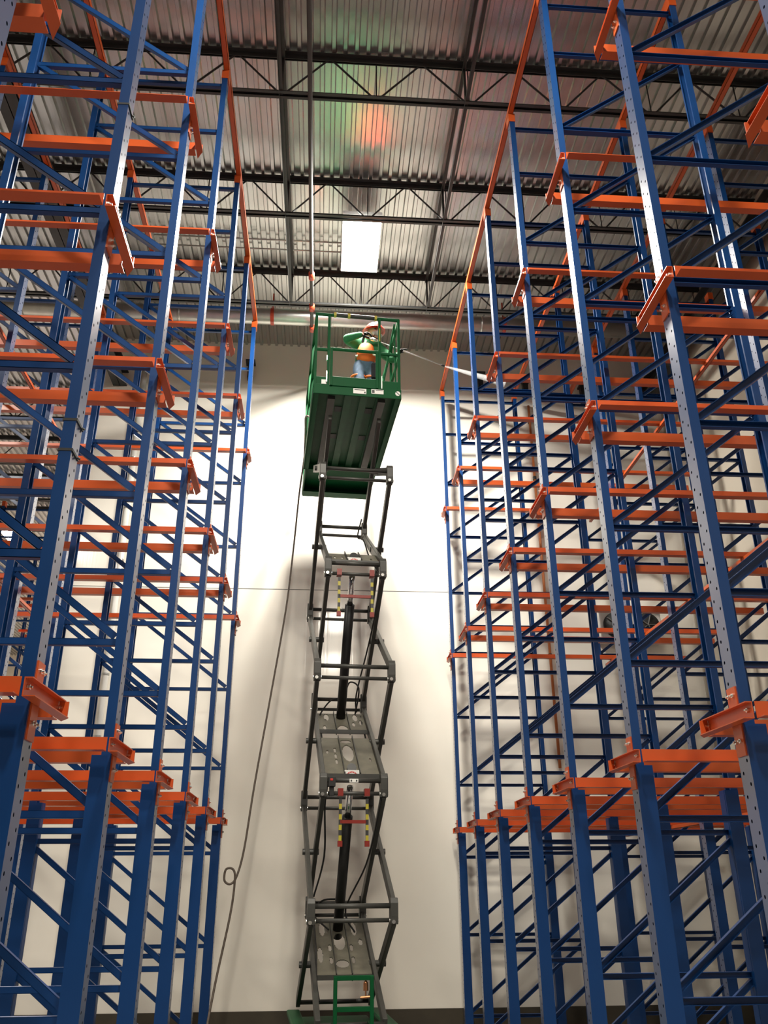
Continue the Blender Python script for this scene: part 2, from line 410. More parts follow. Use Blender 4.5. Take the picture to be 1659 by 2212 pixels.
for side, ys, x0, rz in (('right', RY, XR, 0.0), ('left', LY, XLf, PI)):
    n = len(ys); sg = 1 if side == 'right' else -1
    for i, y in enumerate(ys):
        o_ = ORD[n-i]
        frame((x0, y*K, 0), rz, 'blue perforated rack frame on the %s aisle edge, %s' % (side, o_), '%s rack frames beside the aisle' % side)
        if i >= 1: frame((x0+sg*BANK2, y*K, 0), rz, 'blue frame set back in the %s rack, %s' % (side, o_), '%s rack frames set back from the aisle' % side)

strap_me = MB().box(-.006, .075*K, -.066*K, .066*K, 0, .014).tube([(-.006, -.03, .007), (-.02, -.035, .0)], .006, 6).mesh('cable_strap', rubber)
lf = [o for o in bpy.data.objects if o.get('label') == 'blue perforated rack frame on the left aisle edge, sixth from the wall'][0]
for z in (4.39, 4.20, 6.86): place('cable_strap', strap_me, lf, (0, 0, z*K))
# orange beam pairs at three levels, capped on the aisle side by a short channel
LEV = [(2.82, 'lowest'), (5.81, 'middle'), (8.765, 'top')]
BH = .092*K; BF = .085*K
def beam_mesh(x0, x1, sgn):
    """C channel along x, web facing -y (sgn=-1) or +y"""
    p = [(0, 0), (sgn*-BF, 0), (sgn*-BF, .005), (sgn*-.005, .005), (sgn*-.005, BH-.005), (sgn*-BF, BH-.005), (sgn*-BF, BH), (0, BH)]
    return MB().prism(p, x0, x1, 0, plane='yz').mesh('load_beam', orange)
Y0, Y1 = -.225*K, .315*K
pos_me = beam_mesh(0, FW+.02*K, -1); neg_me = beam_mesh(0, FW+.02*K, 1)   # flanges towards +y / -y
end_p = [(0, 0), (-.062*K, 0), (-.062*K, .005), (-.005, .005), (-.005, BH-.005), (-.04*K, BH-.005), (-.04*K, BH), (0, BH)]
def angle_mesh(x0, x1, sgn):
    p = [(0, 0), (sgn*BF, 0), (sgn*BF, .005), (sgn*.006, .005), (sgn*.006, BH), (0, BH)]
    return MB().prism(p, x0, x1, 0, plane='yz').mesh('load_beam', orange)
ang_me = {-1: angle_mesh(0, FW+.02*K, -1), 1: angle_mesh(0, FW+.02*K, 1)}
def endm(y0, y1, tail):
    b = MB().prism(end_p, y0, y1, 0, plane='xz')
    # bottom flange runs on to a point past the rear beam
    if tail: b.add([(0, y1, 0), (-.062*K, y1, 0), (.0, y1+.09*K, 0), (0, y1, .005), (-.062*K, y1, .005), (.0, y1+.09*K, .005)], [(0, 1, 2), (3, 5, 4), (0, 2, 5, 3), (1, 4, 5, 2), (0, 3, 4, 1)])
    b.box(-.058*K, -.008, y1-.012, y1-.004, .006, BH-.006)
    return b
end_me = endm(Y0, Y1+.03*K, True).mesh('end_channel', orange)
end_s_me = endm(Y0, -.06*K+.13*K, True).mesh('end_channel', orange)
plate_me = MB().box(-.009, -.0005, -.052*K, .052*K, -.17*K, BH+.12*K).mesh('connector_plate', orange)
hook_me = MB().box(-.012, .05*K, -.02*K, 0, -.03*K, BH*.85).mesh('hook_bracket', orange)
def beam_pair(loc, rz, zl, label, group, last, far_side):
    t = thing('beam_pair', label, 'rack beams', (loc[0], loc[1], zl*K), rz, group)
    m = PI if False else 0
    if rz == 0: ya, yb = Y0, Y1
    else: ya, yb = -Y0, -Y1        # rotated half a turn: keep the web towards the viewer
    def pc(name, me, y, x=0):
        o = place(name, me, t, (x, y, 0)); return o
    pc('front_beam', ang_me[-1] if rz == 0 else ang_me[1], ya)
    if not last: pc('rear_beam', pos_me if rz == 0 else neg_me, yb)
    if not far_side:
        e = (end_s_me if last else end_me) if rz == 0 else (end_s_mr if last else end_mr)
        eo = pc('end_channel', e, 0, -.012*K)
        for yy in ([ya+(.04*K if rz == 0 else -.04*K)]+([] if last else [yb-(.0 if rz == 0 else 0)])):
            bo = place('bolt', bolt_me, eo, (-.006, yy, BH*.55))
        pl = pc('connector_plate', plate_me, 0)
        for dy in (-.025, .025):
            place('bolt', bolt_me, pl, (-.008, dy*K, BH+.07*K)); place('bolt', bolt_me, pl, (-.008, dy*K, -.09*K))
    return t
end_mr = MB(); end_mr.v = [(x, -y, z) for x, y, z in endm(Y0, Y1+.03*K, True).v]; e_ = endm(Y0, Y1+.03*K, True); end_mr.f = e_.f; end_mr.m = e_.m; end_mr = end_mr.mesh('end_channel', orange)
e_ = endm(Y0, .07*K, True); end_s_mr = MB(); end_s_mr.v = [(x, -y, z) for x, y, z in e_.v]; end_s_mr.f = e_.f; end_s_mr.m = e_.m; end_s_mr = end_s_mr.mesh('end_channel', orange)
span_ang = {0: angle_mesh(0, BANK2-FW-.02*K, -1), 1: angle_mesh(0, BANK2-FW-.02*K, 1)}
span_me = {0: beam_mesh(0, BANK2-FW-.02*K, -1), 1: beam_mesh(0, BANK2-FW-.02*K, 1)}
for side, ys, x0, rz in (('right', RY, XR, 0.0), ('left', LY, XLf, PI)):
    n = len(ys); sg = 1 if side == 'right' else -1
    for i, y in enumerate(ys):
        for zl, ln in LEV:
            last = i == n-1
            t = beam_pair((x0, y*K), rz, zl, '%s orange beam pair on the %s aisle frame, %s' % (ln, side, ORD[n-i]), '%s rack beam pairs, %s level' % (side, ln), last, False)
            for yy, nm in (((Y0 if sg > 0 else -Y0), 'front_beam_extension'), ((Y1 if sg > 0 else -Y1), 'rear_beam_extension')):
                if last and nm.startswith('rear'): continue
                o = place('joining_beam', span_me[0 if sg > 0 else 1] if nm.startswith('rear') else span_ang[0 if sg > 0 else 1], t, (FW+.02*K, yy, 0))
            if i >= 1:
                beam_pair((x0+sg*BANK2, y*K), rz, zl, '%s orange beam pair on the set-back %s frame, %s' % (ln, side, ORD[n-i]), '%s rack deep beam pairs, %s level' % (side, ln), last, True)
# orange rails running towards the wall
def rail(x, z, y0, y1, w, h, label, name='top_rail', lip=True):
    b = MB().box(x-w/2, x+w/2, y0, y1, z, z+.005).box(x-w/2, x-w/2+.005, y0, y1, z, z+h).box(x+w/2-.005, x+w/2, y0, y1, z, z+h)
    tag(b.build(name, orange), label, 'rail')
zr = 11.64*K
rail(XR+.02*K, zr, RY[0]*K-.8, RY[-1]*K+.08, .07*K, .08*K, 'orange top rail tying the frame tops along the right edge of the aisle')
rail(XLf-.02*K, zr, LY[0]*K-.8, LY[-1]*K+.08, .07*K, .08*K, 'orange top rail tying the frame tops along the left edge of the aisle')
rail(XR+FW-.02*K, zr, RY[0]*K, RY[-1]*K+.1, .07*K, .08*K, 'orange top rail over the rear posts of the right aisle frames')
rail(XLf-FW+.02*K, zr, LY[0]*K, LY[-1]*K+.1, .07*K, .08*K, 'orange top rail over the rear posts of the left aisle frames')
rail(XR+BANK2+.02*K, zr, RY[1]*K, RY[-1]*K+.1, .07*K, .08*K, 'orange top rail over the set-back frames of the right rack')
rail(XLf-BANK2-.02*K, zr, LY[1]*K, LY[-1]*K+.1, .07*K, .08*K, 'orange top rail over the set-back frames of the left rack')
for zl, ln in LEV:
    rail(XR+BANK2+.19*K, (zl-.055)*K, RY[1]*K-.3, RY[-1]*K+.05, .05*K, .05*K, 'orange depth rail along the set-back frames of the right rack, %s level' % ln, 'depth_rail')
    rail(XLf-BANK2-.19*K, (zl-.055)*K, LY[1]*K-.3, LY[-1]*K+.05, .05*K, .05*K, 'orange depth rail along the set-back frames of the left rack, %s level' % ln, 'depth_rail')
# racks in the hall beyond the wall's left end
for i, y in enumerate((21.5, 24.5, 27.5, 30.5)):
    o_ = ['nearest', 'second', 'third', 'farthest'][i]
    frame((-7.2*K, y*K, 0), PI, 'rack frame in the hall beyond the end of the wall, %s of that row' % o_, 'rack frames in the hall beyond')
    for zl, ln in LEV:
        beam_pair((-7.2*K, y*K), PI, zl, 'orange beam pair in the hall beyond the wall, %s level, %s frame' % (ln, o_), 'beam pairs in the hall beyond', False, False)

# ------------------------------------------------------------------ scissor lift
def smooth_path(pts, n=6):
    P = [Vector(p) for p in pts]; out = []
    for i in range(len(P)-1):
        a, b, c, d_ = P[max(i-1, 0)], P[i], P[i+1], P[min(i+2, len(P)-1)]
        for k in range(n):
            t_ = k/n
            out.append(.5*((2*b)+(c-a)*t_+(2*a-5*b+4*c-d_)*t_*t_+(3*b-a-3*c+d_)*t_**3))
    return out+[P[-1]]
def build_lift():
    t = thing('scissor_lift', 'raised green platform lift on tall grey scissor arms in the aisle', 'scissor lift', (.37, 9.90, .08), math.radians(4.2))
    OX, IX = .445, .345; YN, YF = .05, 2.02
    zs = [7.78, 6.70, 5.37, 4.06, 2.75, 1.46, .36]
    # level j arms between zs[j] (top) and zs[j+1]; inner pair starts near-top on even j
    for j in range(6):
        zt, zb = zs[j]-.07, zs[j+1]+.07
        inner_near_top = (j % 2 == 0)
        for pair in ('inner', 'outer'):
            X = IX if pair == 'inner' else OX
            near_top = inner_near_top if pair == 'inner' else (not inner_near_top)
            ya, yb = (YN, YF) if near_top else (YF, YN)
            if j == 0: ya = (.32 if near_top else 1.95)
            for s in (-1, 1):
                a = (s*X, ya, zt); c = (s*X, yb, zb)
                ao = MB().bar(a, c, .052, .115).build('scissor_arm', arm_m, t, bevel=.008)
                mid = tuple((p+q)/2 for p, q in zip(a, c))
                if pair == 'outer':
                    MB().tube([(mid[0]-s*.14, mid[1], mid[2]), (mid[0]+s*.055, mid[1], mid[2])], .035, 12).build('centre_pin', arm_m, ao)
        # cross tubes
        for yy, zz, X in ((YN, zb, OX if inner_near_top else IX), (YF, zb, IX if inner_near_top else OX)):
            MB().tube([(-X, yy, zz), (X, yy, zz)], .026, 12).build('cross_tube', arm_m, t, True)
        if j > 0:
            for yy, zz, X in ((YN, zt, IX if inner_near_top else OX), (YF, zt, OX if inner_near_top else IX)):
                MB().tube([(-X, yy, zz), (X, yy, zz)], .022, 12).build('cross_tube', arm_m, t, True)
    # knuckles at both ends
    for j in range(1, 6):
        z = zs[j]
        for end, X in ((YN, OX if j % 2 == 1 else IX), (YF, IX if j % 2 == 1 else OX)):
            for s in (-1, 1):
                b = MB().prism([(end-.05, z-.11), (end+.05, z-.11), (end+.062, z-.03), (end+.062, z+.10), (end+.03, z+.15), (end-.03, z+.15), (end-.062, z+.10), (end-.062, z-.03)], s*X-.042, s*X+.042, 0, plane='yz')
                k = b.build('knuckle', arm_m, t, bevel=.006)
                MB().tube([(s*X-.05, end, z-.07), (s*X+.05, end, z-.07)], .024, 12).tube([(s*X-.01, end-.075, z-.085), (s*X-.01, end-.05, z-.085)], .020, 10).build('pin_head', bolt_m, k)
    # lift cylinders (rod up to the near plate, barrel down to the far plate)
    for (pa, pb, pc) in (((0, .42, zs[2]+.04), (0, .68, zs[2]-.27), (0, 1.76, zs[3]-.28)), ((0, .42, zs[4]+.04), (0, .68, zs[4]-.27), (0, 1.76, zs[5]-.30))):
        c = MB().tube([pb, pc], .062, 20).build('cylinder_barrel', black_m, t, True)
        MB().tube([pa, Vector(pb)+(Vector(pc)-Vector(pb))*.03], .040, 18).build('cylinder_rod', chrome, t, True)
    # mounting plates on the inner arms that slope far-top to near-bottom
    def plate(j, u0, u1, holes, label_on=False):
        zt, zb = zs[j]-.07, zs[j+1]+.07
        A = Vector((0, YF, zt)); B = Vector((0, YN, zb)); d = B-A
        P0 = A+d*u0; P1 = A+d*u1; n = d.normalized().cross(Vector((1, 0, 0))).normalized()
        L = (P1-P0).length; dd = d.normalized(); Wd = IX-.03
        bm = bmesh.new()
        # grid with cut-outs
        NX, NY = 66, max(12, int(L/.010)); vs = {}
        def pt(i, j_): return P0+dd*(L*j_/NY)+Vector((-Wd+2*Wd*i/NX, 0, 0))
        for i in range(NX+1):
            for j_ in range(NY+1): vs[i, j_] = bm.verts.new(pt(i, j_))
        for i in range(NX):
            for j_ in range(NY):
                cx = (-1+2*(i+.5)/NX); cy = (j_+.5)/NY
                if any(((cx-hx)/rx)**2+((cy-hy)/ry)**2 < 1 for hx, hy, rx, ry in holes): continue
                bm.faces.new((vs[i, j_], vs[i+1, j_], vs[i+1, j_+1], vs[i, j_+1]))
        me = bpy.data.meshes.new('mounting_plate'); bm.to_mesh(me); bm.free(); me.materials.append(plate_m)
        o = place('mounting_plate', me, t); so = o.modifiers.new('th', 'SOLIDIFY'); so.thickness = .012; so.offset = 0
        for s in (-1, 1):
            MB().bar(P0+Vector((s*.09, 0, 0)), P1+Vector((s*.09, 0, 0)), .01, .09, n).build('stiffener', arm_m, o)
        MB().bar(P1+Vector((-Wd, 0, 0)), P1+Vector((Wd, 0, 0)), .04, .05).build('plate_edge', arm_m, o)
        if label_on:
            c = P1-dd*.055
            q = MB()
            nn = Vector((0, -1, 0)); base = c+Vector((-.01, -.045, -.005))
            q.box(base.x-.085, base.x+.085, base.y-.004, base.y, base.z-.045, base.z+.045)
            for k in range(9):
                a = PI*(k+.5)/9; px = base.x-.058*math.cos(a); pz = base.z-.022+.045*math.sin(a)
                q.box(px-.007, px+.007, base.y-.006, base.y-.004, pz-.007, pz+.007, 1)
            q.box(base.x-.05, base.x+.05, base.y-.006, base.y-.004, base.z-.034, base.z-.026, 2)
            q.build('warning_label', [white_lbl, red_ink, dark_ink], o)
            MB().tube([(base.x, base.y+.06, base.z+.06), (base.x, base.y+.02, base.z+.075)], .055, 16).build('cylinder_clevis', black_m, o)
        return o
    hup = [(0, .55, .22, .5), (-.6, .5, .10, .16), (.6, .5, .10, .16), (-.75, .85, .06, .1), (.75, .85, .06, .1)]
    plate(1, .72, .96, [(-.75, .5, .05, .12), (-.45, .5, .05, .12), (.75, .6, .05, .12)], True)
    plate(3, .08, .36, [(-.62, .22, .11, .2), (.62, .22, .11, .2), (0, .9, .22, .25), (-.75, .8, .07, .12), (.5, .6, .07, .12), (.82, .5, .08, .14)])
    plate(3, .46, .95, [(0, .42, .22, .22), (0, .1, .22, .05), (-.5, .35, .06, .06), (-.5, .5, .06, .06), (-.5, .65, .06, .06), (-.8, .4, .05, .05), (.8, .6, .05, .05)], True)
    plate(5, .08, .62, [(0, .38, .22, .16), (-.62, .14, .11, .14), (.62, .14, .11, .14), (0, .78, .24, .07), (-.78, .62, .10, .14), (-.4, .5, .07, .06), (.42, .5, .07, .06), (-.4, .72, .07, .06), (.42, .72, .07, .06), (.8, .4, .09, .06)])
    # red and yellow-striped safety props
    for z, px_ in ((zs[2]-.07, .205), (zs[4]-.07, .15)):
        b = MB()
        for s in (-1, 1):
            x = s*px_
            for k in range(8):
                b.box(x-.016, x+.016, YN-.045, YN-.02, z-.06-.055*(k+1), z-.06-.055*k, 1 if k % 2 else 2)
            b.box(x-.03, x+.03, YN-.05, YN+.05, z-.03, z+.05, 0); b.box(x-.026, x+.026, YN-.05, YN-.015, z-.56, z-.50, 0)
        b.box(-px_, px_, YN-.045, YN-.02, z-.32, z-.285, 0)
        b.build('safety_prop', [red_bar, yellow, dark_ink], t)
    # hydraulic hoses on the arms
    def hose(name, pts, r=.011):
        return MB().tube(smooth_path(pts), r, 8).build(name, rubber, t, True)
    hose('hydraulic_hose', [(.30, YF-.05, zs[1]+.2), (.24, YF-.06, zs[1]-.1), (.3, YF-.3, zs[1]-.25), (.29, 1.0, zs[2]+.55), (.29, .3, zs[2]+.12), (.32, .1, zs[2]-.1), (.30, .4, zs[2]-.45), (.28, 1.0, zs[2]-.75), (.22, 1.8, zs[3]+.1), (.25, YF, zs[3]-.1)])
    hose('hydraulic_hose', [(.05, 1.75, zs[3]+.02), (.10, 1.6, zs[3]+.22), (.22, 1.5, zs[3]+.12), (.20, 1.75, zs[3]-.18)])
    hose('hydraulic_hose', [(-.05, 1.7, zs[3]+.02), (-.16, 1.75, zs[3]-.02), (-.28, 1.8, zs[3]-.2), (-.2, 1.7, zs[3]-.28)])
    hose('hydraulic_hose', [(-.29, 1.7, zs[3]-.3), (-.29, 1.0, zs[4]+.6), (-.29, .2, zs[4]+.08), (-.31, .2, zs[4]-.2), (-.25, .9, zs[4]-.7), (-.3, 1.8, zs[5]+.15)])
    hose('hydraulic_hose', [(.28, 1.8, zs[3]-.2), (.29, 1.0, zs[4]+.55), (.31, .1, zs[4]), (.30, .3, zs[4]-.35), (.27, 1.1, zs[4]-.8), (.1, 1.75, zs[5]+.0), (.2, 1.6, zs[5]-.25)])
    hose('hydraulic_hose', [(-.02, 1.6, zs[5]+.12), (-.2, 1.7, zs[5]+.1), (-.3, 1.8, zs[5]-.05), (-.12, 1.6, zs[5]-.22)])
    hose('hydraulic_hose', [(-.3, 1.7, zs[5]-.1), (-.3, 1.2, zs[5]-.4), (-.32, .7, zs[5]-.7), (-.3, .5, .6)])
    # limit switch box with small red lens
    MB().box(-.29, -.21, YN-.06, YN+.02, zs[4]+.0, zs[4]+.10).box(-.27, -.24, YN-.065, YN-.06, zs[4]+.06, zs[4]+.085, 1).box(-.275, -.225, YN-.03, YN+.01, zs[4]-.1, zs[4]).build('limit_switch', [rubber, red_ink], t, bevel=.004)
    MB().box(-.05, .05, YN-.035, YN-.028, zs[4]+.045, zs[4]+.085).box(-.038, -.022, YN-.037, YN-.035, zs[4]+.055, zs[4]+.075, 1).box(.022, .038, YN-.037, YN-.035, zs[4]+.055, zs[4]+.075, 1).build('tube_label', [white_lbl, dark_ink], t)
    # ---- platform
    zb = 7.87; zd = 8.0; Wp = .60; L1 = 2.30; L2 = 3.32
    deck = MB(); deck.box(-Wp+.02, Wp-.02, 0, L1, zd-.012, zd)
    for x in (-.33, -.11, .11, .33): deck.box(x-.05, x+.05, .02, L1-.02, zd-.055, zd-.012)
    dk_ = deck.build('deck', deck_green, t)
    sl = MB()
    for x, y in ((-.22, .55), (.22, .55), (-.22, 1.35), (.22, 1.35)): sl.box(x-.05, x+.05, y-.07, y+.07, zd-.02, zd-.0125)
    sl.build('deck_slot', black_m, dk_)
    fr = MB()
    for s in (-1, 1):
        fr.box(s*Wp-.012, s*Wp+.012, -.01, L1, zb, zd+.02); fr.box(min(s*Wp, s*(Wp-.07)), max(s*Wp, s*(Wp-.07)), 0, L1, zb, zb+.01)
    fr.box(-Wp, Wp, -.02, .0, zb, zd+.02); fr.box(-Wp, Wp, L1-.02, L1, zb, zd)
    fr.build('deck_frame', green, t, bevel=.003)
    ex = MB().box(-Wp+.03, Wp-.03, L1-.2, L2, zd+.002, zd+.014)
    for s in (-1, 1): ex.box(s*(Wp-.03)-.01, s*(Wp-.03)+.01, L1-.5, L2, zb+.02, zd+.03)
    ex.box(-Wp+.03, Wp-.03, L2-.012, L2, zb+.0, zd+.15); ex.box(-Wp+.03, Wp-.03, L2-.2, L2, zb, zb+.01)
    ex.build('extension_deck', green, t)
    ch = MB()
    for s in (-1, 1): ch.box(s*.35-.05, s*.35+.05, .1, 2.15, zb-.005, zb+.05)
    ch.build('roller_track', arm_m, t)
    # toe boards and rails
    zr_ = zd+1.2; zm = zd+.60; R = .019
    def rail_sq(b, a, c): b.bar(a, c, .036, .036)
    nr = MB()
    for x in (-.59, -.41, .31, .585): rail_sq(nr, (x, 0, zd-.03), (x, 0, zr_))
    rail_sq(nr, (-.61, 0, zr_), (.60, 0, zr_))
    rail_sq(nr, (-.59, 0, zm), (-.41, 0, zm)); rail_sq(nr, (.31, 0, zm), (.585, 0, zm))
    nr.bar((-.5, 0, zd-.03), (-.5, 0, zd+.14), .006, .006); nr.box(-.59, -.41, -.006, .006, zd, zd+.15); nr.box(.31, .585, -.006, .006, zd, zd+.15)
    nr.bar((.53, .03, zr_-.05), (.37, .03, zd+.15), .026, .026); nr.bar((.53, .03, zr_-.05), (.54, .03, zd+.15), .020, .020)
    nr.build('end_guardrail', green, t, bevel=.004)
    gt = MB(); 
    for x in (-.37, .27): rail_sq(gt, (x, -.03, zd-.0), (x, -.03, zm+.02))
    rail_sq(gt, (-.37, -.03, zm), (.27, -.03, zm)); gt.box(-.37, .27, -.036, -.024, zd+.0, zd+.15)
    g = gt.build('entry_gate', green, t, bevel=.004)
    MB().box(-.44, -.425, -.05, -.02, zd+.05, zd+.22).box(-.44, -.425, -.05, -.02, zd+.40, zd+.48).build('gate_hinge', bolt_m, g)
    MB().box(.325, .34, -.05, -.02, zd+.0, zd+.2).build('gate_latch', bolt_m, g)
    pad = MB().bar((-.34, -.005, zr_+.004), (.27, -.005, zr_+.004), .05, .05)
    po = pad.build('rail_padding', rubber, t, bevel=.01)
    yt = MB()
    for x in (-.33, -.13, .255): yt.bar((x-.018, -.005, zr_+.004), (x+.018, -.005, zr_+.004), .054, .054)
    yt.build('yellow_tape', yellow, po)
    MB().bar((.31, -.02, zm+.2), (.31, -.02, zm+.42), .012, .02).build('yellow_tape', yellow, t)
    for s in (-1, 1):
        sr = MB(); x = s*.59
        rail_sq(sr, (x, 0, zr_), (x, L1, zr_)); rail_sq(sr, (x, 0, zm), (x, L1, zm))
        for y in (.75, 1.5, L1): rail_sq(sr, (x, y, zd), (x, y, zr_))
        sr.box(x-.005, x+.005, 0, L1, zd, zd+.15)
        sr.build('side_guardrail', green, t)
        s2 = MB(); x = s*.555
        rail_sq(s2, (x, L1-.4, zr_), (x, L2, zr_)); rail_sq(s2, (x, L1-.4, zm), (x, L2, zm)); rail_sq(s2, (x, L2, zd), (x, L2, zr_)); rail_sq(s2, (x, L1-.4, zd), (x, L1-.4, zr_))
        if s > 0: rail_sq(s2, (-x, L2, zr_), (x, L2, zr_)); rail_sq(s2, (-x, L2, zm), (x, L2, zm))
        s2.build('extension_guardrail', green, t)
    # labels on the edge
    lb = MB().box(-.06, .12, -.027, -.021, zb+.035, zb+.115).box(-.045, .10, -.029, -.027, zb+.09, zb+.1, 1).box(.09, .11, -.029, -.027, zb+.045, zb+.07, 1)
    lb.box(.19, .36, -.027, -.021, zb+.05, zb+.12).box(.20, .235, -.029, -.027, zb+.06, zb+.11, 1).box(.25, .35, -.029, -.027, zb+.10, zb+.11, 1)
    lb.build('edge_label', [white_lbl, dark_ink], t)
    MB().tube([(.56, -.021, zb+.08), (.56, -.026, zb+.08)], .036, 18).bar((.535, -.028, zb+.105), (.585, -.028, zb+.055), .002, .01, mi=1).build('round_decal', [white_lbl, dark_ink], t)
    MB().box(-.50, -.42, -.012, -.008, zd+.03, zd+.1).build('edge_label', white_lbl, t)
    # ---- chassis
    MB().box(-.42, .42, .0, 2.1, .10, .27).box(-.5, .5, .05, .5, .12, .28).build('chassis', green, t, bevel=.02)
    for s in (-1, 1):
        MB().box(s*.5-.08, s*.5+.08, .1, 2.0, .30, .36).build('side_tray', green, t, bevel=.02)
        for y in (.28, 1.8):
            w = MB().tube([(s*.40, y, FZ+.12), (s*.56, y, FZ+.12)], .20, 28).build('wheel', rubber, t)
            MB().tube([(s*.56-.01*s, y, FZ+.12), (s*.57, y, FZ+.12)], .10, 20).build('hub', white_lbl, w)
    lad = MB()
    for x in (-.195, .175): lad.bar((x, -.2, .1), (x, -.2, .885), .038, .045)
    for z in (.875, .60, .34): lad.bar((-.215, -.2, z), (.195, -.2, z), .035, .045)
    lad.bar((-.195, -.2, .45), (-.195, .05, .45), .03, .03); lad.bar((.175, -.2, .45), (.175, .05, .45), .03, .03)
    lo = lad.build('entry_ladder', green, t, bevel=.004)
    va = MB().tube([(.115, -.19, .76), (.115, -.19, .83)], [.026, .024], 12).tube([(.115, -.19, .83), (.115, -.19, .85)], [.024, .008], 12)
    va.tube([(.115, -.19, .69), (.115, -.19, .76)], .008, 8).tube([(.06, -.19, .70), (.17, -.19, .705)], .012, 8)
    va.build('copper_valve', mat('copper', (.55, .25, .12), .3, metal=1), lo)
    MB().ball((.05, -.19, .675), .032, (1.1, .8, .55)).build('valve_handle', rubber, lo, True)
    return t
lift = build_lift()

# ------------------------------------------------------------------ dangling hose
def curve_thing(name, pts, r, m, label, cat, order=4):
    return tag(MB().tube(smooth_path(pts, 8), r, 10).build(name, m, None, True), label, cat)
HOSE = [(.18, 10.75, 8.42), (.02, 10.8, 8.2), (-.20, 10.9, 8.06), (-.36, 11.2, 8.3), (-.38, 11.6, 8.28), (-.40, 12.1, 8.05), (-.47, 12.5, 7.6), (-.53, 12.5, 6.6), (-.60, 12.4, 5.6), (-.76, 12.2, 4.2), (-.90, 12.0, 3.0), (-.98, 11.9, 2.2), (-1.05, 11.85, 1.86), (-1.12, 11.8, 1.76), (-1.20, 11.8, 1.80), (-1.19, 11.8, 1.93), (-1.10, 11.8, 1.93), (-1.07, 11.8, 1.80), (-1.10, 11.78, 1.4), (-1.22, 11.6, .6), (-1.25, 11.3, .05), (-1.1, 10.8, FZ+.02), (-.9, 10.5, FZ+.016), (-.8, 10.1, FZ+.016), (-.6, 9.6, FZ+.016)]
HOSE = [(x, y, z+.08 if z > .03 else z) for x, y, z in HOSE]
curve_thing('spray_hose', HOSE, .014, hose_m, 'long dark hose hanging from the platform to the floor with one small loop', 'hose')

# ------------------------------------------------------------------ worker
skin = mat('skin', (0.42, 0.21, 0.14), 0.5, noise=.08)
shirt = mat('green_shirt', (0.018, 0.15, 0.055), 0.8, noise=.15, nscale=14, bump=.4, bscale=18)
jeans = mat('blue_jeans', (0.07, 0.11, 0.17), 0.85, noise=.3, nscale=16, bump=.3)
vest_m = mat('orange_vest', (0.70, 0.13, 0.015), 0.7, noise=.08)
helm_m = mat('red_helmet', (0.55, 0.02, 0.012), 0.35, coat=.2)
glove_m = mat('black_glove', (0.008, 0.008, 0.008), 0.8, spec=.2)
boot_m = mat('brown_boot', (0.08, 0.04, 0.02), 0.7)
grey_m = mat('grey_respirator', (0.35, 0.30, 0.30), 0.5)
pad_m = mat('black_knee_cloth', (0.006, 0.006, 0.007), 1.0, spec=.1)
def skin_obj(name, verts, edges, radii, m, parent=None, sub=2, root=0, mats=None):
    me = bpy.data.meshes.new(name); me.from_pydata(verts, edges, []); o = place(name, me, parent)
    s = o.modifiers.new('skin', 'SKIN'); s.use_smooth_shade = True
    if not me.skin_vertices: 
        bpy.context.view_layer.objects.active = o
    for i, v in enumerate(me.skin_vertices[0].data):
        r = radii[i]; v.radius = r if isinstance(r, tuple) else (r, r); v.use_root = (i == root)
    ss = o.modifiers.new('sub', 'SUBSURF'); ss.levels = sub; ss.render_levels = sub
    me.materials.append(m); return o
